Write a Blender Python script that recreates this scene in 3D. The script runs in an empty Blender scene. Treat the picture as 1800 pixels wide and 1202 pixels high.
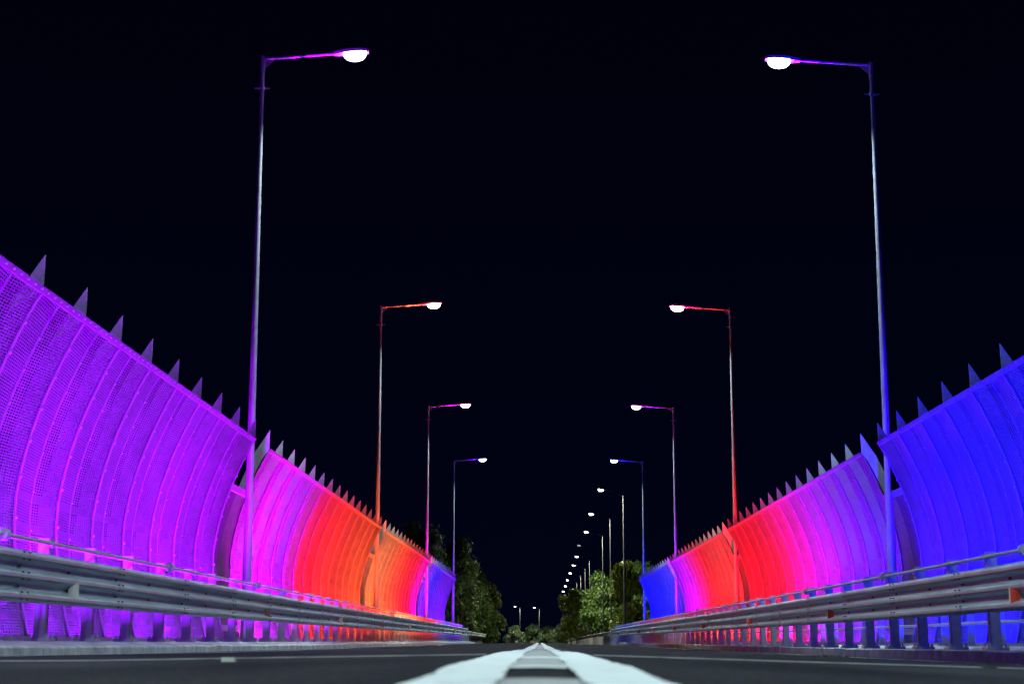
import bpy, math, random
from mathutils import Vector, Matrix
random.seed(7)
R = math.radians
scene = bpy.context.scene
C = scene.collection

# ------------------------------------------------------------------ camera
cam = bpy.data.cameras.new('camera')
cam_o = bpy.data.objects.new('camera', cam); C.objects.link(cam_o)
cam.sensor_width = 36.0; cam.lens = 55.98
cam.clip_start = 0.05; cam.clip_end = 4000
cam_o.location = (0, 0, 0)
PITCH, YAW, ROLL = 0.186876, 0.0172943, 0.0010
cam_o.rotation_euler = (Matrix.Rotation(YAW, 4, 'Z') @ Matrix.Rotation(math.pi / 2 + PITCH, 4, 'X')
                        @ Matrix.Rotation(ROLL, 4, 'Z')).to_euler()
cam.dof.use_dof = True; cam.dof.focus_distance = 42; cam.dof.aperture_fstop = 5.0
scene.camera = cam_o

# ------------------------------------------------------------------ world: a clear night sky
w = bpy.data.worlds.new('World'); scene.world = w; w.use_nodes = True
nt = w.node_tree; nt.nodes.clear()
out = nt.nodes.new('ShaderNodeOutputWorld'); bg = nt.nodes.new('ShaderNodeBackground')
tc = nt.nodes.new('ShaderNodeTexCoord'); sx = nt.nodes.new('ShaderNodeSeparateXYZ')
rp = nt.nodes.new('ShaderNodeValToRGB')
rp.color_ramp.elements[0].position = 0.0; rp.color_ramp.elements[0].color = (0.0006, 0.0010, 0.0070, 1)
rp.color_ramp.elements[1].position = 0.45; rp.color_ramp.elements[1].color = (0.0002, 0.0003, 0.0028, 1)
nt.links.new(tc.outputs['Generated'], sx.inputs[0]); nt.links.new(sx.outputs['Z'], rp.inputs[0])
nt.links.new(rp.outputs[0], bg.inputs[0]); bg.inputs[1].default_value = 1.0
nt.links.new(bg.outputs[0], out.inputs[0])

scene.view_settings.view_transform = 'Standard'; scene.view_settings.look = 'None'
scene.view_settings.gamma = 1.0; scene.view_settings.exposure = 0.0
cy = scene.cycles
cy.max_bounces = 6; cy.diffuse_bounces = 3; cy.glossy_bounces = 3; cy.transparent_max_bounces = 16
cy.sample_clamp_indirect = 4.0; cy.caustics_reflective = False; cy.caustics_refractive = False

LED_POWER = 1250.0            # watts of one fence washer
LAMP_STRENGTH = 12.0       # radiance of a street lamp's lens seen from the side
LAMP_BEAM = 700.0           # watts thrown down on to the road by one lamp
LAMP_COL = (0.70, 0.94, 1.0)

# ------------------------------------------------------------------ profiles of the place
def lerp_knots(k, t):
    if t <= k[0][0]: return k[0][1]
    for (a, va), (b, vb) in zip(k, k[1:]):
        if t <= b:
            s = (t - a) / (b - a); s = s * s * (3 - 2 * s)
            return va + (vb - va) * s
    return k[-1][1]
ROADK = [(-60, -.08), (0, -.078), (2.5, -.066), (4, -.055), (8.3, -.050), (13, -.060), (21, -.078), (40, -.062),
         (80, -.01), (120, .045), (150, .045), (260, -.15), (420, -.5), (2000, -.5)]
def road_z(x, d):
    c = -.0165 * min(-x, 2.2) - .006 * max(0, -x - 2.2) if x < 0 else -.030 * x + .0006 * max(0, x - 1) ** 2
    return lerp_knots(ROADK, d) + c
def rise(d):
    return lerp_knots([(20, 0), (115, .13), (150, .13), (260, -.05), (420, -.35)], d)

# ------------------------------------------------------------------ materials
def mat(name, col, rough=.5, metal=0.0, noise=0.0, scale=8.0, bump=0.0, bscale=60.0, dark=None, spec=.5):
    m = bpy.data.materials.new(name); m.use_nodes = True
    n = m.node_tree; b = n.nodes['Principled BSDF']
    b.inputs['Base Color'].default_value = (*col, 1); b.inputs['Roughness'].default_value = rough
    b.inputs['Metallic'].default_value = metal; b.inputs['Specular IOR Level'].default_value = spec
    t = n.nodes.new('ShaderNodeTexCoord')
    if noise:
        ns = n.nodes.new('ShaderNodeTexNoise'); ns.inputs['Scale'].default_value = scale
        ns.inputs['Detail'].default_value = 7; ns.inputs['Roughness'].default_value = .65
        n.links.new(t.outputs['Object'], ns.inputs['Vector'])
        r = n.nodes.new('ShaderNodeValToRGB'); e = r.color_ramp.elements
        lo = dark or tuple(c * (1 - noise) for c in col)
        e[0].position = .32; e[0].color = (*lo, 1)
        e[1].position = .68; e[1].color = (*[min(1, c * (1 + noise * .6)) for c in col], 1)
        n.links.new(ns.outputs['Fac'], r.inputs[0]); n.links.new(r.outputs[0], b.inputs['Base Color'])
        rr = n.nodes.new('ShaderNodeMapRange'); rr.inputs['To Min'].default_value = max(0, rough - .12)
        rr.inputs['To Max'].default_value = min(1, rough + .12)
        n.links.new(ns.outputs['Fac'], rr.inputs['Value']); n.links.new(rr.outputs[0], b.inputs['Roughness'])
    if bump:
        nb = n.nodes.new('ShaderNodeTexNoise'); nb.inputs['Scale'].default_value = bscale
        nb.inputs['Detail'].default_value = 5
        n.links.new(t.outputs['Object'], nb.inputs['Vector'])
        bp = n.nodes.new('ShaderNodeBump'); bp.inputs['Strength'].default_value = bump
        bp.inputs['Distance'].default_value = .01
        n.links.new(nb.outputs['Fac'], bp.inputs['Height']); n.links.new(bp.outputs[0], b.inputs['Normal'])
    return m

def emis(name, col, s):
    m = bpy.data.materials.new(name); m.use_nodes = True
    b = m.node_tree.nodes['Principled BSDF']
    b.inputs['Base Color'].default_value = (.8, .8, .8, 1)
    b.inputs['Emission Color'].default_value = (*col, 1); b.inputs['Emission Strength'].default_value = s
    return m

def asphalt_mat():
    m = bpy.data.materials.new('asphalt'); m.use_nodes = True
    n = m.node_tree; b = n.nodes['Principled BSDF']; L = n.links.new
    t = n.nodes.new('ShaderNodeTexCoord')
    big = n.nodes.new('ShaderNodeTexNoise'); big.inputs['Scale'].default_value = .55; big.inputs['Detail'].default_value = 6
    fine = n.nodes.new('ShaderNodeTexNoise'); fine.inputs['Scale'].default_value = 95; fine.inputs['Detail'].default_value = 4
    mp = n.nodes.new('ShaderNodeMapping'); mp.inputs['Scale'].default_value = (2.2, .5, 1)
    L(t.outputs['Object'], mp.inputs[0]); L(mp.outputs[0], big.inputs['Vector']); L(t.outputs['Object'], fine.inputs['Vector'])
    r1 = n.nodes.new('ShaderNodeValToRGB'); e = r1.color_ramp.elements
    e[0].position = .35; e[0].color = (.014, .0145, .0155, 1); e[1].position = .7; e[1].color = (.042, .042, .042, 1)
    r2 = n.nodes.new('ShaderNodeValToRGB'); e = r2.color_ramp.elements
    e[0].position = .35; e[0].color = (.45, .45, .45, 1); e[1].position = .68; e[1].color = (1.5, 1.5, 1.5, 1)
    L(big.outputs['Fac'], r1.inputs[0]); L(fine.outputs['Fac'], r2.inputs[0])
    sp = n.nodes.new('ShaderNodeTexNoise'); sp.inputs['Scale'].default_value = 2.6; sp.inputs['Detail'].default_value = 3
    r3 = n.nodes.new('ShaderNodeValToRGB'); e = r3.color_ramp.elements
    e[0].position = .24; e[0].color = (.3, .3, .3, 1); e[1].position = .34; e[1].color = (1, 1, 1, 1)
    L(t.outputs['Object'], sp.inputs['Vector']); L(sp.outputs['Fac'], r3.inputs[0])
    st = n.nodes.new('ShaderNodeTexVoronoi'); st.inputs['Scale'].default_value = 38
    r4 = n.nodes.new('ShaderNodeValToRGB'); e = r4.color_ramp.elements
    e[0].position = .05; e[0].color = (2.2, 2.2, 2.2, 1); e[1].position = .42; e[1].color = (.62, .62, .62, 1)
    L(t.outputs['Object'], st.inputs['Vector']); L(st.outputs['Distance'], r4.inputs[0])
    m3 = n.nodes.new('ShaderNodeMix'); m3.data_type = 'RGBA'; m3.blend_type = 'MULTIPLY'; m3.inputs[0].default_value = 1
    m4 = n.nodes.new('ShaderNodeMix'); m4.data_type = 'RGBA'; m4.blend_type = 'MULTIPLY'; m4.inputs[0].default_value = 1
    L(r3.outputs[0], m3.inputs[6]); L(r4.outputs[0], m3.inputs[7])
    mx = n.nodes.new('ShaderNodeMix'); mx.data_type = 'RGBA'; mx.blend_type = 'MULTIPLY'; mx.inputs[0].default_value = 1
    L(r1.outputs[0], mx.inputs[6]); L(r2.outputs[0], mx.inputs[7]); L(mx.outputs[2], m4.inputs[6]); L(m3.outputs[2], m4.inputs[7]); L(m4.outputs[2], b.inputs['Base Color'])
    b.inputs['Roughness'].default_value = .85; b.inputs['Specular IOR Level'].default_value = .06
    bp = n.nodes.new('ShaderNodeBump'); bp.inputs['Strength'].default_value = .8; bp.inputs['Distance'].default_value = .006
    L(fine.outputs['Fac'], bp.inputs['Height']); L(bp.outputs[0], b.inputs['Normal'])
    return m

def paint_mat(name, col, wear, cover):
    """thermoplastic line paint, worn through in specks and chipped along its edges"""
    m = bpy.data.materials.new(name); m.use_nodes = True
    n = m.node_tree; b = n.nodes['Principled BSDF']; L = n.links.new
    t = n.nodes.new('ShaderNodeTexCoord')
    a = n.nodes.new('ShaderNodeTexNoise'); a.inputs['Scale'].default_value = 9; a.inputs['Detail'].default_value = 9
    a.inputs['Roughness'].default_value = .7
    L(t.outputs['Object'], a.inputs['Vector'])
    r = n.nodes.new('ShaderNodeValToRGB'); e = r.color_ramp.elements
    e[0].position = cover; e[0].color = (*wear, 1); e[1].position = cover + .07; e[1].color = (*[c * .9 for c in col], 1)
    e2 = e.new(.62); e2.color = (*col, 1)
    L(a.outputs['Fac'], r.inputs[0]); L(r.outputs[0], b.inputs['Base Color'])
    b.inputs['Roughness'].default_value = .65
    bp = n.nodes.new('ShaderNodeBump'); bp.inputs['Strength'].default_value = .4; bp.inputs['Distance'].default_value = .004
    L(a.outputs['Fac'], bp.inputs['Height']); L(bp.outputs[0], b.inputs['Normal'])
    return m

def mesh_mat():
    """perforated steel sheet: slotted holes by UV in metres"""
    m = bpy.data.materials.new('perforated_steel'); m.use_nodes = True
    n = m.node_tree; b = n.nodes['Principled BSDF']; L = n.links.new
    b.inputs['Base Color'].default_value = (.045, .045, .045, 1); b.inputs['Roughness'].default_value = .48
    b.inputs['Metallic'].default_value = .25
    uv = n.nodes.new('ShaderNodeUVMap'); s = n.nodes.new('ShaderNodeSeparateXYZ'); L(uv.outputs[0], s.inputs[0])
    def fr(sock, pitch, solid, off=None):
        d = n.nodes.new('ShaderNodeMath'); d.operation = 'DIVIDE'; d.inputs[1].default_value = pitch; L(sock, d.inputs[0])
        q = d.outputs[0]
        f = n.nodes.new('ShaderNodeMath'); f.operation = 'FRACT'; L(q, f.inputs[0])
        g = n.nodes.new('ShaderNodeMath'); g.operation = 'GREATER_THAN'; g.inputs[1].default_value = solid; L(f.outputs[0], g.inputs[0])
        return g.outputs[0]
    hx = fr(s.outputs['X'], .078, .29); hy = fr(s.outputs['Y'], .035, .43)
    hole = n.nodes.new('ShaderNodeMath'); hole.operation = 'MULTIPLY'; L(hx, hole.inputs[0]); L(hy, hole.inputs[1])
    al = n.nodes.new('ShaderNodeMath'); al.operation = 'SUBTRACT'; al.inputs[0].default_value = 1; L(hole.outputs[0], al.inputs[1])
    L(al.outputs[0], b.inputs['Alpha'])
    t = n.nodes.new('ShaderNodeTexCoord'); ns = n.nodes.new('ShaderNodeTexNoise'); ns.inputs['Scale'].default_value = 1.6
    ns.inputs['Detail'].default_value = 5; L(t.outputs['Object'], ns.inputs['Vector'])
    r = n.nodes.new('ShaderNodeValToRGB'); e = r.color_ramp.elements
    e[0].position = .3; e[0].color = (.034, .034, .035, 1); e[1].position = .7; e[1].color = (.056, .056, .057, 1)
    L(ns.outputs['Fac'], r.inputs[0]); L(r.outputs[0], b.inputs['Base Color'])
    return m

def leaf_mat(name, col):
    m = bpy.data.materials.new(name); m.use_nodes = True
    n = m.node_tree; b = n.nodes['Principled BSDF']; L = n.links.new
    g = n.nodes.new('ShaderNodeNewGeometry'); r = n.nodes.new('ShaderNodeValToRGB'); e = r.color_ramp.elements
    e[0].color = (*[c * .6 for c in col], 1); e[1].color = (*[c * 1.25 for c in col], 1)
    L(g.outputs['Random Per Island'], r.inputs[0]); L(r.outputs[0], b.inputs['Base Color'])
    b.inputs['Roughness'].default_value = .5
    tr = n.nodes.new('ShaderNodeBsdfTranslucent'); L(r.outputs[0], tr.inputs[0])
    mx = n.nodes.new('ShaderNodeMixShader'); mx.inputs[0].default_value = .3
    o = n.nodes['Material Output']; L(b.outputs[0], mx.inputs[1]); L(tr.outputs[0], mx.inputs[2]); L(mx.outputs[0], o.inputs[0])
    return m

M = dict(
    asphalt=asphalt_mat(),
    white=paint_mat('white_line_paint', (.62, .635, .62), (.24, .22, .21), .33),
    edge=paint_mat('edge_line_paint', (.72, .72, .70), (.12, .12, .12), .40),
    faded=paint_mat('faded_line_paint', (.25, .245, .235), (.11, .11, .105), .40),
    pale=paint_mat('pale_block_paint', (.33, .32, .305), (.17, .165, .16), .36),
    crest=paint_mat('bright_crest', (.15, .15, .135), (.05, .05, .05), .42),  # pale tone stands in for brightness on the bump's crest
    kerb=mat('kerb_concrete', (.42, .415, .40), .85, 0, .45, 3.2, .5, 45),
    deck=mat('deck_concrete', (.22, .22, .21), .9, 0, .3, 2.0, .4, 30),
    galv=mat('galvanised_beam', (.46, .55, .59), .36, .42, .16, 2.2),
    post=mat('galvanised_post', (.36, .38, .40), .4, .5, .2, 9.0, .1, 80),
    pole_dull=mat('dark_pole', (.08, .088, .095), .5, .4, .15, 4.0),  # pole steel darkened to offset the strong far lamps
    tube=mat('galvanised_tube', (.55, .57, .6), .32, .5),
    pole=mat('galvanised_pole', (.30, .31, .32), .38, .45, .12, 4.0),
    fin=mat('fin_plate', (.34, .39, .35), .55, .25, .35, 3.5, .15, 30),
    rib=mat('rib_flat_bar', (.085, .085, .09), .42, .15, .1, 6.0),
    strip=mat('edge_strip_steel', (.045, .045, .046), .45, .3, .15, 6.0),
    bolt=mat('bolt_steel', (.22, .22, .23), .35, .3),
    darkbolt=mat('dark_bolt', (.09, .09, .10), .5, .5),
    perf=mesh_mat(),
    housing=mat('lamp_housing', (.42, .43, .45), .4, .5, .1, 8),
    led_case=mat('washer_case', (.25, .25, .26), .45, .5),
    lens=emis('street_lamp_lens', LAMP_COL, LAMP_STRENGTH),
    lens_far=emis('far_lamp_lens', (1.0, .95, .86), 14),
    lens_dim=emis('dim_lamp_lens', (.85, .95, 1.0), .55),
    red=mat('red_reflector', (.62, .06, .035), .3),
    white_plate=mat('reflector_plate', (.62, .60, .56), .4),
    salmon=mat('salmon_reflector', (.62, .30, .24), .35),
    bark=mat('bark', (.10, .085, .07), .9, 0, .4, 6, .5, 20),
    leaf_a=leaf_mat('leaf_olive', (.085, .16, .035)),
    leaf_b=leaf_mat('leaf_green', (.10, .14, .012)),
    leaf_d=leaf_mat('leaf_dark_green', (.040, .075, .030)),
    leaf_c=leaf_mat('leaf_grey_green', (.12, .18, .07)),
    grass=mat('grass_ground', (.035, .05, .02), .95, 0, .5, .8, .6, 5),
    dirt=mat('dark_dirt', (.02, .02, .018), .95, 0, .4, 20),
    stud=mat('stud_plastic', (.5, .5, .46), .35),
    stone=mat('pale_booth', (.30, .31, .30), .7, 0, .2, 3),
    black=mat('dark_booth', (.015, .015, .017), .6),
)

# ------------------------------------------------------------------ geometry helpers
class MB:
    def __init__(s): s.v = []; s.f = []; s.uv = []
    def add(s, vs, fs):
        o = len(s.v); s.v += [tuple(v) for v in vs]; s.f += [tuple(i + o for i in f) for f in fs]
    def box(s, x0, x1, y0, y1, z0, z1):
        s.add([(x0, y0, z0), (x1, y0, z0), (x1, y1, z0), (x0, y1, z0), (x0, y0, z1), (x1, y0, z1), (x1, y1, z1), (x0, y1, z1)],
              [(0, 3, 2, 1), (4, 5, 6, 7), (0, 1, 5, 4), (1, 2, 6, 5), (2, 3, 7, 6), (3, 0, 4, 7)])
    def prism(s, poly, axis, a, b):
        """closed polygon in two axes, extruded along the third from a to b"""
        n = len(poly)
        def P(p, t): return {'y': (p[0], t, p[1]), 'x': (t, p[0], p[1]), 'z': (p[0], p[1], t)}[axis]
        s.add([P(p, a) for p in poly] + [P(p, b) for p in poly],
              [tuple(range(n))[::-1], tuple(range(n, 2 * n))] + [(i, (i + 1) % n, n + (i + 1) % n, n + i) for i in range(n)])
    def tube(s, pts, rads, n=10, cap=True):
        pts = [Vector(p) for p in pts]; o = len(s.v); up = Vector((0, 0, 1))
        for i, p in enumerate(pts):
            d = (pts[min(i + 1, len(pts) - 1)] - pts[max(i - 1, 0)]).normalized()
            a = d.cross(up) if abs(d.z) < .95 else d.cross(Vector((0, 1, 0)))
            a.normalize(); b = d.cross(a)
            r = rads[i] if isinstance(rads, (list, tuple)) else rads
            for k in range(n):
                t = 2 * math.pi * k / n; s.v.append(tuple(p + (a * math.cos(t) + b * math.sin(t)) * r))
        for i in range(len(pts) - 1):
            for k in range(n):
                s.f.append((o + i * n + k, o + i * n + (k + 1) % n, o + (i + 1) * n + (k + 1) % n, o + (i + 1) * n + k))
        if cap:
            s.f.append(tuple(o + k for k in range(n))[::-1]); e = o + (len(pts) - 1) * n
            s.f.append(tuple(e + k for k in range(n)))
    def mesh(s, name, m, smooth=False):
        me = bpy.data.meshes.new(name); me.from_pydata(s.v, [], s.f); me.materials.append(m)
        if s.uv:
            l = me.uv_layers.new(name='UVMap')
            for lp in me.loops: l.data[lp.index].uv = s.uv[lp.vertex_index]
        if smooth:
            me.polygons.foreach_set('use_smooth', [True] * len(me.polygons))
            try: me.set_sharp_from_angle(angle=R(40))
            except Exception: pass
        me.update(); return me
    def build(s, name, m, parent=None, loc=(0, 0, 0), smooth=False):
        return place(name, s.mesh(name, m, smooth), parent, loc)
def place(name, me, parent=None, loc=(0, 0, 0)):
    o = bpy.data.objects.new(name, me); C.objects.link(o); o.location = loc
    if parent: o.parent = parent
    return o
def tag(o, label=None, cat=None, group=None, kind=None):
    if label: o['label'] = label
    if cat: o['category'] = cat
    if group: o['group'] = group
    if kind: o['kind'] = kind
    return o
def empty(name, loc, label=None, cat=None, group=None, rz=0):
    o = bpy.data.objects.new(name, None); C.objects.link(o); o.location = loc; o.rotation_euler.z = rz
    o.empty_display_size = .2
    return tag(o, label, cat, group)
def copy_tree(o, parent=None):
    c = o.copy(); C.objects.link(c); c.parent = parent
    for ch in o.children: copy_tree(ch, c)
    return c

# ------------------------------------------------------------------ the setting
def strip(name, xs, ds, m, dz=0.0, zf=road_z, kind='structure', skirt=0.0):
    b = MB()
    for d in ds:
        for x in xs: b.v.append((x, d, zf(x, d) + dz))
    n = len(xs)
    for j in range(len(ds) - 1):
        for i in range(n - 1):
            b.f.append((j * n + i, j * n + i + 1, (j + 1) * n + i + 1, (j + 1) * n + i))
    o = b.build(name, m, smooth=True); return tag(o, kind=kind)
def drange(a, b, far=1.0):
    ds = [a]; d = a
    while d < b:
        d += (.35 if d < 26 else 2.5 if d < 160 else 8) * far if d > -1 else 4
        ds.append(min(d, b))
    return ds
RX = [-4.98, -4, -3, -2, -1, -.5, 0, .5, 1, 2, 3, 4, 5, 5.72]
strip('road', RX, drange(-40, 118) , M['asphalt'])
strip('road', [x * (1.0 if abs(x) < 4.5 else 1.5) for x in RX], drange(118, 446), M['asphalt'],
      zf=lambda x, d: road_z(max(-5, min(5.7, x)), d))
def rag(ds, x0, x1, amp, name, m, dz, seed, smooth_in=False):
    """a painted line with uneven, chipped edges"""
    rr = random.Random(seed); b = MB()
    dd = []
    d = ds[0]
    while d < ds[1]:
        dd.append(d); d += .07 if d < 14 else .3 if d < 40 else 3
    dd.append(ds[1])
    e0 = e1 = 0
    for d in dd:
        e0 = e0 * .8 + rr.gauss(0, amp) * .5; e1 = e1 * .8 + rr.gauss(0, amp) * .5
        chip0 = rr.random() < .03; chip1 = rr.random() < .03
        b.v += [(x0 + e0 + (amp * 3 if chip0 else 0), d, road_z(x0, d) + dz), ((x0 + x1) / 2, d, road_z((x0 + x1) / 2, d) + dz),
                (x1 + e1 - (amp * 3 if chip1 else 0), d, road_z(x1, d) + dz)]
    for i in range(len(dd) - 1):
        for k in (0, 1): b.f.append((3 * i + k, 3 * i + k + 1, 3 * i + k + 4, 3 * i + k + 3))
    return tag(b.build(name, m, smooth=True), kind='structure')
rag((.6, 440), -.215, -.066, .004, 'centre_line_marking', M['white'], .008, 1)
rag((.6, 440), .066, .215, .004, 'centre_line_marking', M['white'], .008, 2)
rag((.6, 2.90), -.072, .072, .001, 'faded_road_marking', M['pale'], .004, 3)
rag((3.62, 3.86), -.072, .072, .001, 'faded_road_marking', M['white'], .005, 4)
rag((3.86, 5.55), -.072, .072, .001, 'faded_road_marking', M['pale'], .004, 5)
rag((5.55, 6.05), -.072, .072, .001, 'faded_road_marking', M['white'], .005, 6)
rag((6.05, 60), -.072, .072, .001, 'faded_road_marking', M['pale'], .004, 7)
rag((2, 116), -4.36, -4.26, .006, 'edge_line_marking', M['edge'], .004, 8)
rag((2, 125), 4.92, 5.03, .006, 'edge_line_marking', M['edge'], .004, 9)
# light on the bump crest painted as a low pale strip across both lanes
for sx, x0, x1 in ((-1, -4.1, -.26), (1, .26, 2.12), (1, 2.2, 4.7)):
    b = MB(); n = 24
    for i in range(n + 1):
        x = x0 + (x1 - x0) * i / n; d0 = 7.9 + random.gauss(0, .012); z = road_z(x, 8.0)
        b.v += [(x, d0 - .10, z + .001), (x, d0 - .02, z + .005), (x, d0 + .06, z + .005), (x, d0 + .14, z + .001)]
    for i in range(n):
        for k in range(3): b.f.append((4 * i + k, 4 * i + 4 + k, 4 * i + 5 + k, 4 * i + 1 + k))
    tag(b.build('bright_crest_strip', M['crest'], smooth=True), kind='structure')

# ground far and wide, below the deck
b = MB(); gx = [-900, -200, -60, -20, 0, 20, 60, 200, 900]
gd = [-200, -40, 20, 60, 100, 118, 122, 150, 200, 260, 340, 440, 700, 1500]
for d in gd:
    for x in gx: b.v.append((x, d, (-1.6 if d < 120 else lerp_knots(ROADK, d) - .32)))
for j in range(len(gd) - 1):
    for i in range(len(gx) - 1): b.f.append((j * 9 + i, j * 9 + i + 1, (j + 1) * 9 + i + 1, (j + 1) * 9 + i))
tag(b.build('ground', M['grass']), kind='structure')

# kerbs: front face in stones, top sloping up to the back
def kerb(side, xf, front, back, xb, d0, d1):
    b = MB(); d = d0; rr = random.Random(11 + side)
    while d < d1:
        e = min(d + 1.2, d1)
        jz = rr.gauss(0, .004); jx = rr.gauss(0, .004)
        x0 = side * xf + jx; xm = side * (xf + .05) ; x2 = side * xb
        def sec(t):
            g = rise(t) ; zr = road_z(side * xf, t)
            return [(x0, t, zr - .1), (x0 + side * .012, t, front + g + jz - .02), (x0 + side * .035, t, front + g + jz),
                    (side * (xf + .42), t, front + (back - front) * .6 + g), (x2, t, back + g), (x2, t, -.5)]
        A = sec(d + .004); B = sec(e - .004)
        b.add(A + B, [(i, i + 1, i + 7, i + 6) for i in range(5)] + [(5, 4, 3, 2, 1, 0), (6, 7, 8, 9, 10, 11)])
        d = e
    return tag(b.build('kerb', M['kerb']), kind='structure')
kerb(-1, 4.91, -.030, .045, 6.95, -20, 124)
kerb(1, 5.70, -.078, -.020, 8.3, -20, 124)
# deck slab edge under both fences
b = MB(); b.box(-7.3, 8.7, -24, 116, -1.2, -.46)
tag(b.build('bridge_deck', M['deck']), kind='structure')

# ------------------------------------------------------------------ mesh fence
PROF = [(.05, .52), (.3, .58), (.57, .64), (.85, .70), (1.1, .745), (1.4, .77), (1.65, .78), (1.95, .755), (2.28, .69), (2.65, .60), (2.98, .485),
        (3.27, .37), (3.5, .265), (3.65, .20), (3.85, .09), (4.0, 0.0)]    # height, distance outward from the top edge
BAY = 26.0 / 15
def prof(z):
    for (a, va), (c, vc) in zip(PROF, PROF[1:]):
        if z <= c: return va + (vc - va) * (z - a) / (c - a)
    return PROF[-1][1]
def arc_points(zs):
    pts = [(prof(z), z) for z in zs]; L = [0]
    for p, q in zip(pts, pts[1:]): L.append(L[-1] + math.dist(p, q))
    return pts, L
ZS = [.06, .2, .35, .57, .8, 1.05, 1.3, 1.55, 1.8, 2.05, 2.3, 2.55, 2.8, 3.0, 3.2, 3.4, 3.55, 3.7, 3.85, 3.99]
def panel_mesh(side, zs, name, fold):
    b = MB(); pts, L = arc_points(zs); nt = 8
    for layer in (0, .007):
        o = len(b.v)
        for i in range(nt + 1):
            t = i / nt; f = fold * (1 - abs(2 * t - 1)) + layer
            for (x, z), l in zip(pts, L):
                b.v.append((side * (x + f), .02 + t * (BAY - .04), z)); b.uv.append((t * BAY + .5, l))
        n = len(pts)
        for i in range(nt):
            for k in range(n - 1):
                b.f.append((o + i * n + k, o + (i + 1) * n + k, o + (i + 1) * n + k + 1, o + i * n + k + 1))
    me = b.mesh(name, M['perf'], True); return me
def bar_along(b, side, zs, y0, y1, inner, outer):
    """flat bar following the fence curve"""
    pts, _ = arc_points(zs); o = len(b.v)
    for (x, z) in pts:
        for (xx, yy) in ((inner, y0), (inner, y1), (outer, y1), (outer, y0)):
            b.v.append((side * (x + xx), yy, z))
    n = len(pts)
    for i in range(n - 1):
        for k in range(4):
            b.f.append((o + 4 * i + k, o + 4 * i + (k + 1) % 4, o + 4 * i + 4 + (k + 1) % 4, o + 4 * i + 4 + k))
    b.f.append((o, o + 1, o + 2, o + 3)); e = o + 4 * (n - 1); b.f.append((e, e + 3, e + 2, e + 1))
def rib_mesh(side, name, wide):
    b = MB(); bar_along(b, side, ZS, -wide / 2, wide / 2, -.022, -.002); nbf = len(b.f)
    for z in (.5, 1.0, 1.5, 2.0, 2.45, 2.85, 3.25, 3.6):
        x = prof(z); b.box(*sorted((side * (x - .045), side * (x - .02))), -.016, .016, z - .016, z + .016)
    me = b.mesh(name, M['rib']); me.materials.append(M['bolt'])
    for i, p in enumerate(me.polygons): p.material_index = int(i >= nbf)
    return me
def seam_mesh(side):
    b = MB(); bar_along(b, side, ZS, -.011, .011, .072, .082); nbf = len(b.f)
    for z in (.4, .9, 1.4, 1.9, 2.4, 2.8, 3.2, 3.58):
        x = prof(z) + .074; b.box(*sorted((side * (x - .02), side * x)), -.012, .012, z - .012, z + .012)
    me = b.mesh('seam', M['rib']); me.materials.append(M['bolt'])
    for i, p in enumerate(me.polygons): p.material_index = int(i >= nbf)
    return me
def fin_mesh(side):
    """steel blade behind the mesh, its point standing above the top edge"""
    zz = [.02, .5, 1.06, 1.64, 2.27, 2.7, 3.18, 3.57, 3.82]
    inn = [(prof(z) + .03, z) for z in zz] + [(prof(3.99) + .004, 3.99), (.002, 4.40)]
    outr = [(.07, 4.30), (.18, 4.13), (.32, 3.92), (.48, 3.57), (.64, 3.18), (.80, 2.7), (.92, 2.27), (1.02, 1.64), (1.05, 1.06), (1.0, .48), (.92, .02)]
    poly = [(side * x, z) for x, z in inn + outr]
    b = MB(); b.prism(poly, 'y', -.008, .008); return b.mesh('fin', M['fin'])
def edge_mesh(side):
    b = MB(); bar_along(b, side, [3.935, 3.97, 4.005], .004, BAY - .004, -.028, -.012)
    nbf = len(b.f)
    for i in range(7):
        y = BAY * (i + .5) / 7
        z = 3.97
        x = prof(z); b.box(*sorted((side * (x - .05), side * (x - .026))), y - .010, y + .010, z - .010, z + .010)
    me = b.mesh('edge_strip', M['strip']); me.materials.append(M['bolt'])
    for i, p in enumerate(me.polygons): p.material_index = int(i >= nbf)
    return me
def purlin_mesh(side, nb):
    b = MB()
    for z in (.33, 1.45, 1.83):
        x = prof(z) + .11; xs = sorted((side * x, side * (x + .05)))
        b.box(*xs, .01, nb * BAY - .01, z - .05, z + .05)
    return b.mesh('purlin', M['rib'])
FX = {-1: 5.70, 1: 6.80}; FD0 = {-1: 33.42 - 26, 1: 33.64 - 26}
FENCE_LABEL = {
    (-1, 0): 'tall violet lit curved mesh fence before the first left lamp pole',
    (-1, 1): 'curved mesh fence turning from magenta through red to orange, behind the left barrier',
    (-1, 2): 'curved mesh fence turning from pale orange to magenta, between two left lamp poles',
    (-1, 3): 'far violet lit curved mesh fence with one blue stripe, ending at the dark trees',
    (1, 0): 'deep blue lit curved mesh fence rising out of the right of the frame',
    (1, 1): 'curved mesh fence turning from violet through magenta to red, behind the right barrier',
    (1, 2): 'curved mesh fence turning from red to violet, second along from the blue one',
    (1, 3): 'small far pure blue lit curved mesh fence at the end of the right barrier'}
def fence_rise(s, d):
    return lerp_knots([(12, 0), (115, .27)], d) + (-.06 if s > 0 else 0)
fence_parts = {}
for s in (-1, 1):
    fence_parts[s] = dict(panel=panel_mesh(s, ZS, 'mesh_panel', .08), rib=rib_mesh(s, 'rib', .055), seam=seam_mesh(s),
                          fin=fin_mesh(s), edge=edge_mesh(s), purlin=purlin_mesh(s, 14))
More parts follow.
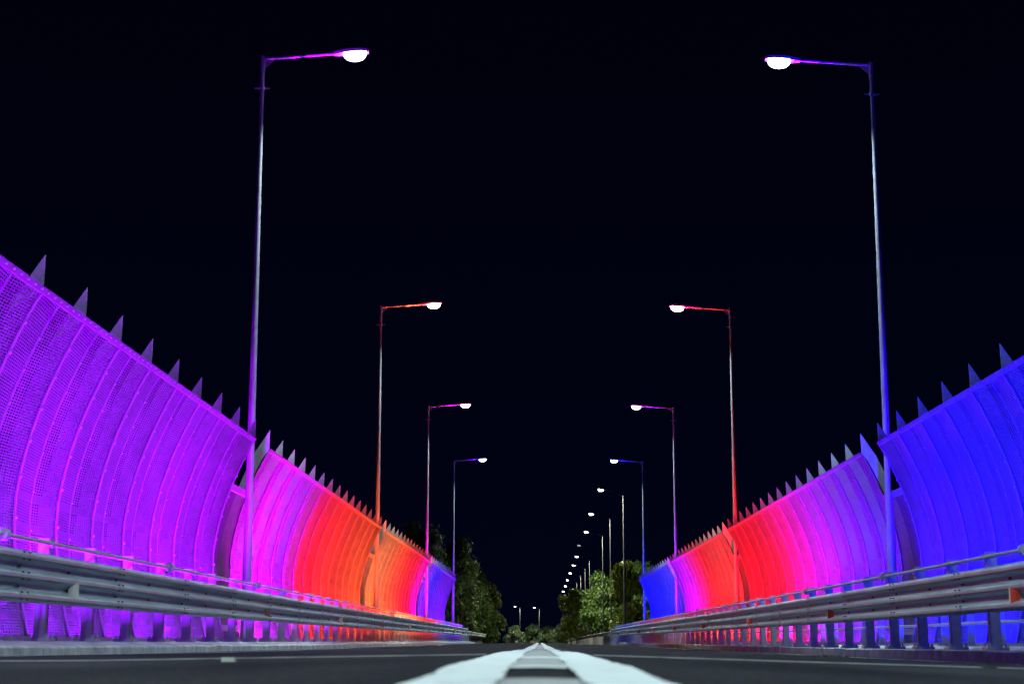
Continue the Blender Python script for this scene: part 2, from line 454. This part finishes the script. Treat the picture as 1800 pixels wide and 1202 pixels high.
for s in (-1, 1):
    P = fence_parts[s]
    for k in range(4):
        d0 = FD0[s] + 26 * k
        base = fence_rise(s, d0 + 12)
        f = empty('mesh_fence', (s * FX[s], d0, base), FENCE_LABEL[(s, k)], 'fence', 'lit mesh fences along the bridge')
        r0 = fence_rise(s, d0) - base; r1 = fence_rise(s, d0 + 14 * BAY) - base
        for j in range(15):
            dz = r0 + (r1 - r0) * j / 14
            place('fin', P['fin'], f, (0, j * BAY, dz))
            place('rib', P['rib'], f, (0, j * BAY, dz))
            if j < 14:
                p = place('mesh_panel', P['panel'], f, (0, j * BAY, dz))
                place('seam', P['seam'], p, (0, BAY / 2, 0))
                place('edge_strip', P['edge'], f, (0, j * BAY, dz))
        place('purlin', P['purlin'], f, (0, 0, (r0 + r1) / 2))
# low infill in the gap behind every lamp pole
INZ = [.22, .4, .57, .8, 1.05, 1.3, 1.55, 1.8, 2.05, 2.3, 2.55, 2.7, 2.9, 3.1]
for s, names in ((-1, ['dim purple', 'dim brown', 'dark violet']), (1, ['dim indigo', 'dark red', 'dark violet'])):
    pm = panel_mesh(s, INZ, 'mesh_panel', .0)
    fb = MB()
    for z in (.27, 3.04): bar_along(fb, s, [z - .06, z + .06], .03, BAY - .03, -.025, -.003)
    for y in (.06, BAY - .06): bar_along(fb, s, INZ, y - .02, y + .02, .015, .04)
    fm = fb.mesh('frame', M['rib'])
    for k in range(3):
        d0 = FD0[s] + 26 * k + 14 * BAY
        o = empty('infill_panel', (s * FX[s], d0, fence_rise(s, d0)),
                  '%s mesh infill low in the fence gap behind the %s %s lamp pole' % (names[k], ['tall near', 'second', 'third'][k], ['left', 'right'][s > 0]),
                  'fence panel', 'low infill panels in the fence gaps')
        place('mesh_panel', pm, o); place('frame', fm, o)

# ------------------------------------------------------------------ coloured washers along the fence foot
COL = {-1: [(8, (.29, 0, 1)), (20, (.28, 0, 1)), (28, (.32, 0, 1)), (32, (.36, 0, 1)), (34.4, (.70, 0, .90)), (37.5, (.65, 0, .95)), (40.3, (.20, 0, 1)),
            (42.2, (1, 0, .07)), (45, (1, .002, .012)), (49, (1, .02, .008)), (54, (1, .055, .008)), (58.5, (1, .085, .010)),
            (59, (1, .15, .02)), (63, (1, .16, .022)), (67, (1, .09, .012)), (70, (1, .04, .010)), (75, (1, .005, .012)), (79.5, (1, 0, .07)), (84.6, (1, 0, .85)),
            (86.4, (.16, 0, 1)), (90, (.14, 0, 1)), (91.6, (.012, 0, 1)), (93.3, (.012, 0, 1)), (96, (.17, 0, 1)), (111, (.17, 0, 1))],
       1: [(8, (.004, 0, 1)), (28, (.006, 0, 1)), (31, (.03, 0, 1)), (33.5, (.07, 0, 1)), (37.5, (.16, 0, 1)), (41, (.36, 0, 1)), (44.2, (.9, 0, .85)), (46.5, (1, 0, .32)), (49, (1, 0, .06)),
           (52, (1, 0, .02)), (58, (1, .002, .010)), (63.6, (1, .012, .010)), (71.5, (1, .003, .014)), (75.5, (1, 0, .45)), (78, (.7, 0, .9)), (84.7, (.20, 0, 1)),
           (86.5, (.03, 0, 1)), (92, (.008, 0, 1)), (111, (0, 0, 1))]}
def colour(s, d):
    k = COL[s]
    if d <= k[0][0]: return k[0][1]
    for (a, va), (c, vc) in zip(k, k[1:]):
        if d <= c:
            t = (d - a) / (c - a); return tuple(p + (q - p) * t for p, q in zip(va, vc))
    return k[-1][1]
LEDX = {-1: 5.99, 1: 7.09}
WASH = {(-1, 0): 'violet', (-1, 1): 'magenta to orange', (-1, 2): 'orange to magenta', (-1, 3): 'far violet',
        (1, 0): 'blue', (1, 1): 'violet to red', (1, 2): 'red to violet', (1, 3): 'far blue'}
case = MB(); case.box(-.05, .05, -.56, .56, .03, .10); case.box(-.03, .03, -.45, -.40, -.06, .03); case.box(-.03, .03, .40, .45, -.06, .03)
case_me = case.mesh('case', M['led_case'])
for s in (-1, 1):
    for k in range(4):
        for j in range(14):
            d = FD0[s] + 26 * k + (j + .5) * BAY
            c = colour(s, d)
            zb = rise(d) + (-.02 if s < 0 else -.09)
            o = empty('washer_light', (s * LEDX[s], d, zb), 'slim washer lamp at the foot of the %s mesh fence' % WASH[(s, k)], 'wall washer',
                      'washer lamps under the %s fence' % WASH[(s, k)])
            place('case', case_me, o)
            pw = LED_POWER * random.uniform(.65, 1.3) * (1.15 if c[0] < .1 else 1.0)
            # a narrow row of diodes aimed up the fence and a wide one for its foot
            for nm, frac, sp, tl in (('upper_beam', 1.0, 94, 3), ('foot_beam', .19, 178, 12)):
                L = bpy.data.lights.new(nm, 'AREA'); L.shape = 'RECTANGLE'; L.size = .07; L.size_y = .7
                L.energy = pw * frac; L.color = c; L.spread = R(sp)
                lo = bpy.data.objects.new(nm, L); C.objects.link(lo); lo.parent = o; lo.location = (0, 0, .104)
                lo.rotation_euler = (math.pi, s * R(tl), 0)

# ------------------------------------------------------------------ street lamps
def lamp_mesh_parts(H, reach, lift, side, lens, pm='pole'):
    """side: +1 arm points to +x"""
    pole = MB(); pole.tube([(0, 0, 0), (0, 0, .35), (0, 0, 3), (0, 0, H * .55), (0, 0, H)], [.095, .091, .084, .062, .040], 14)
    pole.box(-.2, .2, -.2, .2, -.02, .025)
    for x in (-.14, .14):
        for y in (-.14, .14): pole.tube([(x, y, .0), (x, y, .07)], .018, 6)
    arm = MB(); n = 5
    pts = [(side * (reach * i / n), 0, H - .03 + lift * i / n) for i in range(n + 1)]
    arm.tube(pts, [.042, .040, .037, .034, .032, .030], 10)
    arm.tube([(0, 0, H - .28), (0, 0, H + .03)], .054, 12)
    arm.add([(side * .05, -.006, H - .24), (side * .28, -.006, H - .03 + lift * .1), (side * .05, -.006, H - .03),
             (side * .05, .006, H - .24), (side * .28, .006, H - .03 + lift * .1), (side * .05, .006, H - .03)],
            [(0, 1, 2), (5, 4, 3), (0, 3, 4, 1), (1, 4, 5, 2), (2, 5, 3, 0)])
    collar = MB(); collar.tube([(0, 0, H - .72), (0, 0, H - .66)], .066, 12); collar.tube([(-.16, 0, H - .69), (.16, 0, H - .69)], .014, 6)
    hx = reach; hz = H - .03 + lift; head = MB()
    secs = [(-.10, .06, .05), (.02, .09, .065), (.16, .15, .075), (.42, .165, .07), (.60, .13, .05), (.66, .07, .03)]
    o = 0
    for (t, wd, ht) in secs:
        x = side * (hx + t); z = hz + t * lift / max(reach, .1)
        head.v += [(x, -wd, z - .03), (x, wd, z - .03), (x, wd * .92, z + ht * .5), (x, wd * .5, z + ht), (x, -wd * .5, z + ht), (x, -wd * .92, z + ht * .5)]
    for i in range(len(secs) - 1):
        for q in range(6): head.f.append((6 * i + q, 6 * i + (q + 1) % 6, 6 * i + 6 + (q + 1) % 6, 6 * i + 6 + q))
    head.f.append((0, 1, 2, 3, 4, 5)); head.f.append(tuple(6 * (len(secs) - 1) + q for q in range(6))[::-1])
    le = MB(); nr, ns = 5, 16; cx = side * (hx + .36); cz = hz - .031 + .36 * lift / max(reach, .1)
    for i in range(nr + 1):
        a = math.pi / 2 * i / nr
        for q in range(ns):
            t = 2 * math.pi * q / ns
            le.v.append((cx + .25 * math.cos(a) ** .7 * math.cos(t), .15 * math.cos(a) ** .7 * math.sin(t), cz - .17 * math.sin(a)))
    for i in range(nr):
        for q in range(ns): le.f.append((i * ns + q, i * ns + (q + 1) % ns, (i + 1) * ns + (q + 1) % ns, (i + 1) * ns + q))
    return (pole.mesh('pole', M[pm], True), arm.mesh('arm', M[pm], True), collar.mesh('collar', M[pm], True),
            head.mesh('lamp_head', M['housing'], True), le.mesh('lens', lens, True))
def lamp(loc, parts, label, group, beam=None, far=False):
    o = empty('street_lamp', loc, label, 'street lamp', group)
    place('pole', parts[0], o); place('arm', parts[1], o); place('collar', parts[2], o)
    h = place('lamp_head', parts[3], o); place('lens', parts[4], h)
    if beam:
        L = bpy.data.lights.new('road_beam', 'AREA'); L.shape = 'RECTANGLE'; L.size = .40; L.size_y = .24
        L.energy = LAMP_BEAM * (4.8 if far else 1); L.color = (1, .98, .74) if far else LAMP_COL; L.spread = R(165 if far else 106)
        lo = bpy.data.objects.new('road_beam', L); C.objects.link(lo); lo.parent = h; lo.location = beam
        if not far:                      # added beams that brighten the barrier across the road
            for q in (-1, 1):
                L2 = bpy.data.lights.new('wing_beam', 'AREA'); L2.shape = 'RECTANGLE'; L2.size = .2; L2.size_y = .12
                L2.energy = LAMP_BEAM * .19; L2.color = LAMP_COL; L2.spread = R(58)
                l2 = bpy.data.objects.new('wing_beam', L2); C.objects.link(l2); l2.parent = h; l2.location = beam
                sg = 1 if beam[0] > 0 else -1
                l2.rotation_euler = Vector((sg * 9.5, q * 11.5, -12.2)).to_track_quat('-Z', 'Y').to_euler()
    return o
HL, HR = 12.33, 12.36
PL = lamp_mesh_parts(HL, 1.62, .12, 1, M['lens']); PR = lamp_mesh_parts(HR, 1.62, .12, -1, M['lens'])
NM = ['tall grey lamp pole above the camera at the %s edge of the road',
      'tallest %s lamp pole, standing in the nearest fence gap',
      'second %s lamp pole, between the two red and orange parts of the fence',
      'third %s lamp pole along the bridge, standing beside the violet end of a fence',
      'fourth and last %s lamp pole of the bridge, at the far end of the fences']
for k in range(5):
    d = 32.5 - 26 + 26 * k
    lamp((-5.934, d, rise(d) + .05), PL, NM[k] % 'left', 'street lamps on the bridge', (1.98, 0, HL - .12))
    d = 32.95 - 26 + 26 * k
    lamp((7.205, d, rise(d) - .02), PR, NM[k] % 'right', 'street lamps on the bridge', (-1.98, 0, HR - .12))
# plainer lamps beyond the bridge, arms tilted up
PF = lamp_mesh_parts(12.42, 1.55, .42, -1, M['lens_far'], 'pole_dull'); PD = lamp_mesh_parts(12.42, 1.55, .42, -1, M['lens_dim'], 'pole_dull')
FAR = [(137, 7.2, 'first'), (163, 7.2, 'second'), (189, 7.45, 'third'), (214, 7.2, 'fourth'), (241, 7.5, 'fifth'), (268, 7.6, 'sixth'),
       (297, 7.6, 'seventh'), (328, 7.6, 'eighth'), (360, 7.7, 'ninth'), (395, 7.7, 'tenth')]
for i, (d, x, nm) in enumerate(FAR):
    lamp((x, d, rise(d)), PD if i == 3 else PF,
         ('slim grey lamp with only a dim small light, in the right row past the bridge' if i == 3 else
          '%s slim grey lamp past the end of the right fence, its arm tilted up' % nm), 'slim lamps beyond the bridge', None if i == 3 else (-1.91, 0, 12.62), True)
PE = lamp_mesh_parts(9.2, .9, .25, -1, M['lens_far'], 'pole_dull')
lamp((-.1, 418, -.35), PE, 'small far lamp straight above the end of the white centre line', 'small lamps at the far end', (-1.26, 0, 9.2), True)
lamp((-4.9, 405, -.35), PE, 'small far lamp beside the left trees at the road end', 'small lamps at the far end', (-1.26, 0, 9.2), True)

# ------------------------------------------------------------------ crash barriers
def wave(n, pitch=.194):
    pts = [(.018, 0.0)]
    for i in range(n):
        c = .060 + pitch * i
        pts += [(.066, c - .036), (.083, c - .016), (.083, c + .016), (.066, c + .036)]
        if i < n - 1: pts += [(.006, c + .066), (.0, c + .097), (.006, c + .128)]
    pts.append((.018, .12 + pitch * (n - 1)))
    return pts
def beam_mesh(side, n, length, lap=.32):
    """one rolled beam; side -1 faces +x (towards the road)"""
    b = MB(); f = -side; pts = wave(n)
    rows = []
    ys = [0, lap - .05, lap, length * .5, length - .02, length + lap]
    offs = [.007, .007, .0, .0, .0, .0]
    for y, o in zip(ys, offs):
        rows.append([(f * (p[0] + o), y, p[1]) for p in pts] + [(f * (p[0] + o - .005), y, p[1]) for p in reversed(pts)])
    m = len(rows[0])
    for r_ in rows: b.v += r_
    for i in range(len(rows) - 1):
        for k in range(m): b.f.append((i * m + k, i * m + (k + 1) % m, (i + 1) * m + (k + 1) % m, (i + 1) * m + k))
    b.f.append(tuple(range(m))); b.f.append(tuple((len(rows) - 1) * m + k for k in range(m))[::-1])
    nbf = len(b.f); bo = b
    for i in range(n):
        c = .060 + .194 * i
        for y in (.06, .24):
            for dz in (-.034, .034):
                bo.box(*sorted((f * .066, f * .094)), y - .011, y + .011, c + dz - .008, c + dz + .008)
    for i in range(n - 1):
        c = .157 + .194 * i
        for y in (.15, length * .5): bo.box(*sorted((0, f * .028)), y - .012, y + .012, c - .013, c + .013)
    me = b.mesh('beam', M['galv'], True)
    try: me.set_sharp_from_angle(angle=R(17))
    except Exception: pass
    me.materials.append(M['darkbolt'])
    for i, p in enumerate(me.polygons):
        if i >= nbf: p.material_index = 1; p.use_smooth = False
    return me
def post_mesh(side, top, base, tube=True):
    """rolled channel post with base plate and spacer"""
    b = MB(); f = -side
    b.box(-.06, .06, -.004, .004, base, top); 
    b.box(-.066, -.056, -.004, .075, base, top); b.box(.056, .066, -.004, .075, base, top)
    b.box(-.066, -.040, .069, .078, base, top - .001); b.box(.040, .066, .069, .078, base, top - .001)
    b.box(-.13, .13, -.09, .16, base - .02, base + .018)
    for x in (-.1, .1):
        for y in (-.06, .13): b.tube([(x, y, base), (x, y, base + .06)], .016, 6)
    for z in (.53, .73): b.box(*sorted((f * .067, f * .27)), .0, .07, z - .03, z + .03)
    return b.mesh('post', M['post'])
POSTX = 5.38; PSP = 1.804; BSP = 2 * PSP
def barrier(side, label, dpost, djoint, base, dz, d_end, deli, dfirst):
    o = empty('crash_barrier', (side * POSTX, dpost, 0), label, 'crash barrier', 'crash barriers along the bridge')
    bm = beam_mesh(side, 3, BSP); pm = post_mesh(side, 1.13, base)
    d = djoint - 3 * BSP
    while d < d_end - 1:
        z = .40 + dz + rise(d)
        q = place('beam', bm, o, (side * (5.10 - POSTX), d - dpost, z)); q.rotation_euler.x = math.atan((rise(d + BSP) - rise(d)) / BSP)
        d += BSP
    dend = d
    n0 = -6
    k = n0
    while dpost + k * PSP < dend: 
        dd = dpost + k * PSP; place('post', pm, o, (0, k * PSP, dz + rise(dd))); k += 1
    t = MB(); ds = [dpost + PSP * i for i in range(n0, k)]
    t.tube([(-side * .085, x - dpost, 1.065 + dz + rise(x)) for x in ds], .024, 10)
    for i, x in enumerate(ds):
        y = x - dpost; z = 1.065 + dz + rise(x)
        t.tube([(-side * .085, y - .05, z), (-side * .085, y + .09, z)], .031, 10)
        if i % 4 == 1:
            t.tube([(-side * .085, y + .16, z), (-side * .085, y + .20, z)], .065, 10)
            t.tube([(-side * .085, y + .22, z), (-side * .085, y + .26, z)], .065, 10)
        t.box(*sorted((-side * .064, -side * .10)), y, y + .06, z - .045, z - .02)
    t.build('tube_rail', M['tube'], o, smooth=True)
    # delineators in the lower valley, square to the traffic
    dm = MB(); f = -side
    poly = [(f * .0, -.045), (f * .0, .045), (f * .105, .085), (f * .105, -.085)]
    dm.prism(poly, 'y', -.004, .004)
    bk = MB(); bk.prism([(f * .105, -.085), (f * .105, .085), (f * .112, .085), (f * .112, -.085)], 'y', -.006, .012)
    for i, x in enumerate(deli):
        me = dm.mesh('reflector', M['red'] if side > 0 else (M['white_plate'] if i == 0 else M['salmon']))
        q = place('reflector', me, o, (side * (5.07 - POSTX), x - dpost, .40 + .157 + dz + rise(x)))
        place('edge', bk.mesh('edge', M['white_plate']), q)
        if i == 0 and side < 0: q['label'] = 'pale grey reflector'
    # end post where the tall beam stops
    e = MB(); e.box(*sorted((side * (4.99 - POSTX), side * (5.14 - POSTX))), dend - dpost + .34, dend - dpost + .42, .02 + dz + rise(dend), .95 + dz + rise(dend))
    e.build('end_post', M['post'], o)
    return dend
LD = [17.25] + [29.7 + 10.83 * i for i in range(8)]
endL = barrier(-1, 'three ridged steel crash barrier on posts along the left kerb, salmon reflectors in its groove', 17.31, 15.47, .045, -.01, 111, LD, 0)
endR = barrier(1, 'three ridged steel crash barrier on posts along the right kerb, red reflectors in its groove', 19.2, 19.29, -.0, -.055, 111, [17.1 + 10.83 * i for i in range(9)], 0)
def low_barrier(side, label, d0, d1, xf, deli):
    o = empty('road_barrier', (side * 5.45, d0, 0), label, 'crash barrier', 'low barriers beyond the bridge')
    bm = beam_mesh(side, 2, BSP); pm = post_mesh(side, .72, -.35)
    d = d0
    while d < d1:
        a = xf(d); c = xf(d + BSP)
        q = place('beam', bm, o, (side * (a - .3) - side * 5.45, d - d0, .43 + rise(d)))
        q.rotation_euler.z = -side * math.atan((c - a) / BSP)
        for t in (0, PSP): place('post', pm, o, (side * (xf(d + t)) - side * 5.45, d + t - d0, rise(d)))
        d += BSP
    dm = MB(); f = -side; dm.prism([(0, -.045), (0, .045), (f * .1, .085), (f * .1, -.085)], 'y', -.004, .004)
    me = dm.mesh('reflector', M['red'] if side > 0 else M['salmon'])
    for x in deli: place('reflector', me, o, (side * (xf(x) - .32) - side * 5.45, x - d0, .53 + rise(x)))
low_barrier(-1, 'low two ridged barrier carrying on past the end of the left kerb to the trees', endL + .5, 150, lambda d: 5.45 + .0, [120, 133])
low_barrier(1, 'long low two ridged barrier running far past the end of the right kerb', endR + .5, 270, lambda d: 5.45, [118, 129, 141, 152, 165])

# handrail standing behind the right barrier
h = empty('hand_rail', (6.77, 25.5, 0), 'low blue lit hand rail with flat posts between the right barrier and fence', 'hand rail')
hp = MB(); hp.box(-.055, .055, -.006, .006, -.03, .86); hp.box(.045, .057, -.006, .05, -.03, .86); hp.box(-.12, .12, -.08, .08, -.045, -.02)
hm = hp.mesh('post', M['post'])
for i in range(-11, 50): place('post', hm, h, (0, i * 1.665, rise(25.5 + i * 1.665)))
for z in (.33, .80):
    t = MB(); t.tube([(-.07, i * 1.665, z - .02 + rise(25.5 + i * 1.665)) for i in range(-11, 50)], .024, 8); t.build('rail', M['post'], h, smooth=True)

# ------------------------------------------------------------------ trees
def crown_mesh(name, m, seed, rx, h0, h1, blobs, leaves, size, droop=.5):
    rr = random.Random(seed); b = MB(); cl = []
    for i in range(blobs):
        t = rr.random(); z = h0 + (h1 - h0) * (t ** .8)
        prof_r = rx * (math.sin(math.pi * min(1, .16 + .80 * (z - h0) / (h1 - h0))) ** .6)
        a = rr.random() * 6.283; r = prof_r * (rr.random() ** .5) * .85
        cl.append((Vector((r * math.cos(a), r * math.sin(a), z)), rr.uniform(.55, 1.15) * rx * .36))
    per = leaves // blobs
    for c, cr in cl:
        for i in range(per):
            d = Vector((rr.gauss(0, 1), rr.gauss(0, 1), rr.gauss(0, 1.0)))
            d.normalize(); p = c + d * cr * (rr.random() ** .35) * (1 + rr.gauss(0, .12))
            p.z -= droop * rr.random() ** 2 * cr
            s = size * rr.uniform(.6, 1.4)
            n = (d + Vector((rr.gauss(0, .6), rr.gauss(0, .6), rr.gauss(0, .6)))).normalized()
            u = n.cross(Vector((rr.gauss(0, .5), rr.gauss(0, .5), 1))).normalized(); v = n.cross(u)
            b.add([p - u * s * .35 - v * s, p + u * s * .35 - v * s * .4, p + u * s * .2 + v * s, p - u * s * .4 + v * s * .5], [(0, 1, 2, 3)])
    return b.mesh(name, m), cl
def trunk_mesh(seed, h, cl, r=.22):
    rr = random.Random(seed); b = MB(); pts = []; x = y = 0
    for i in range(7):
        pts.append((x, y, h * i / 6)); x += rr.gauss(0, .12); y += rr.gauss(0, .12)
    b.tube(pts, [r * (1 - .12 * i) for i in range(7)], 9)
    for c, cr in cl[:14]:
        k = min(5, max(1, int((c.z / h) * 5) - 1)); p = Vector(pts[k]); mid = (p + c) / 2 + Vector((0, 0, -.1))
        b.tube([p, mid, c], [r * .4, r * .25, .03], 6)
    return b.mesh('trunk', M['bark'], True)
TV = {}
def tree_variant(key, m, seed, rx, h0, h1, blobs, leaves, size, droop):
    cm, cl = crown_mesh('crown', m, seed, rx, h0, h1, blobs, leaves, size, droop); TV[key] = (cm, trunk_mesh(seed, h1 * .8, cl))
tree_variant('gum', M['leaf_c'], 3, 2.7, 1.6, 10.4, 46, 13000, .17, 1.2)
tree_variant('broad', M['leaf_a'], 5, 3.0, .8, 9.2, 44, 13000, .17, .6)
tree_variant('green', M['leaf_b'], 9, 2.6, 1.4, 9.6, 40, 12000, .17, .5)
tree_variant('bush', M['leaf_d'], 12, 3.4, .1, 4.6, 30, 6000, .26, .3)
def tree(kind, x, d, sc, rot, label, sz=1.0):
    z = (lerp_knots(ROADK, d) - .32) if d > 121 else -1.6
    o = empty('shrub' if kind == 'bush' else 'tree', (x, d, z - .05), label, 'shrub' if kind == 'bush' else 'tree', 'shrubs at the road end' if kind == 'bush' else 'trees beyond the bridge', rot)
    o.scale = (sc, sc, sc * sz); place('crown', TV[kind][0], o); place('trunk', TV[kind][1], o)
tree('gum', -9.6, 128, .88, .3, 'dark feathery tree rising behind the end of the left fence', 1.06)
tree('gum', -7.9, 158, 1.02, 2.1, 'tallest left tree, grey green and drooping, just right of the last left lamp pole', .98)
tree('broad', -8.1, 176, .92, 1.2, 'dark bushy tree low in front of the tall drooping left tree')
tree('broad', -8.0, 205, 1.0, 4.0, 'round green tree in the middle of the left clump')
tree('green', -7.6, 238, 1.02, .6, 'green tree at the right end of the left clump, near the small far lamp', .95)
tree('broad', -9.4, 262, 1.1, 2.6, 'dark tree showing behind the right end of the left clump')
tree('green', 8.6, 158, .80, 1.0, 'rounded green tree right of the first slim lamp pole', 1.1)
tree('broad', 11.0, 172, .92, 3.3, 'dark tree at the far right of the right clump, beside the blue fence end')
tree('broad', 7.6, 196, .92, 5.0, 'grey green tree in front of the slim lamp poles, middle of the right clump')
tree('broad', 9.8, 214, 1.12, 2.2, 'bright topped green tree rising behind the middle of the right clump')
tree('green', 6.0, 290, 1.15, 4.4, 'yellow green tree lit by lamps at the road side of the right clump', .95)
tree('broad', 10.0, 262, 1.15, 5.6, 'dark tree filling the gap between the yellow green and grey green right trees')
for x, d, sc, r_, lb in ((-6.4, 414, 1.0, 1, 'pale green shrub behind the far left lamp at the road end'), (-1.6, 428, 1.1, 3, 'middle green shrub beneath the far centre lamp'),
                     (2.2, 430, 1.0, 5, 'dark shrub right of the far centre lamp'), (5.6, 425, 1.1, 0, 'grey leaved shrub beside the end of the right low barrier'),
                     (9.6, 400, 1.1, 2, 'low dark shrub at the foot of the right trees')):
    tree('bush', x, d, sc, r_, lb)

# ------------------------------------------------------------------ small things
def stud(x, d, label, sc=1.0):
    b = MB(); z = road_z(x, d)
    b.prism([(-.05 * sc, 0), (-.035 * sc, .017), (.035 * sc, .017), (.05 * sc, 0)], 'x', -.05 * sc, .05 * sc)
    o = b.build('road_stud', M['stud'], None, (x, d, z + .001)); tag(o, label, 'road stud', 'white road studs')
stud(-1.22, 6.35, 'white road stud alone on the left lane just before the pale crest strip', .5)
stud(2.35, 100, 'small white road stud on the far right lane, nearer the centre line', 1.6)
stud(2.6, 104, 'small white road stud on the far right lane, beside another', 1.6)
stud(-3.9, 63, 'flat white road stud by the far left kerb', 1.5)
for x, d, w_, lb in ((4.3, 44, .35, 'small dark dirt clump farthest along the right gutter'), (4.4, 33, .42, 'dark dirt clump, middle of three by the right edge line'),
                 (4.5, 25.5, .45, 'dark dirt clump nearest of three by the right edge line')):
    rr = random.Random(int(d)); b = MB()
    for i in range(40):
        px = rr.gauss(0, w_ * .45); py = rr.gauss(0, w_); s = rr.uniform(.02, .05); hh = rr.uniform(.008, .03)
        b.add([(px - s, py - s, 0), (px + s, py - s * .6, 0), (px + s * .7, py + s, 0), (px - s * .8, py + s * .8, 0), (px, py, hh)],
              [(0, 1, 4), (1, 2, 4), (2, 3, 4), (3, 0, 4)])
    o = b.build('dirt_clump', M['dirt'], None, (x, d, road_z(x, d) + .001)); tag(o, lb, 'dirt clump', 'dirt clumps by the right edge line')
# chip in the paint: a tarry lump on the right white line
b = MB(); ns = 12
b.v.append((0, 0, .014))
for i in range(ns):
    t = 6.283 * i / ns; r_ = 1 + random.gauss(0, .15); b.v.append((.05 * r_ * math.cos(t), .22 * r_ * math.sin(t), 0))
for i in range(ns): b.f.append((0, 1 + i, 1 + (i + 1) % ns))
o = b.build('tar_lump', M['dirt'], None, (.17, 11.2, road_z(.17, 11.2) + .009)); tag(o, 'dark tar lump stuck on the right white centre line', 'tar lump')
# road end: booth and low board, and a marker post at the left verge
bo = empty('booth', (-6.2, 398, -.55), 'small dark booth with one pale side under the far left lamp', 'booth')
b = MB(); b.box(-.9, .1, -.6, .6, 0, 2.3); b.build('cabin', M['black'], bo)
b = MB(); b.box(-1.9, -.92, -.5, .5, 0, 2.0); b.build('side_wall', M['stone'], bo)
b = MB(); b.box(-1.0, .2, -.7, .7, 2.302, 2.42); b.build('roof', M['black'], bo)
b = MB(); b.prism([(-.55, 0), (.5, 0), (.62, .42), (-.1, .5), (-.2, .28), (-.55, .2)], 'y', -.03, .03); b.box(-.45, -.4, -.02, .02, -.5, .02); b.box(.4, .45, -.02, .02, -.5, .02)
o = b.build('marker_board', M['stud'], None, (-1.95, 396, .25)); tag(o, 'low white marker board just left of the far end of the centre line', 'marker board')
b = MB(); b.box(-.06, .06, -.03, .03, -.6, .75); b.prism([(-.06, .75), (.06, .75), (0, .85)], 'y', -.03, .03)
o = b.build('marker_post', M['stud'], None, (-4.9, 240, .0)); tag(o, 'short white marker post on the verge under the left trees', 'marker post')
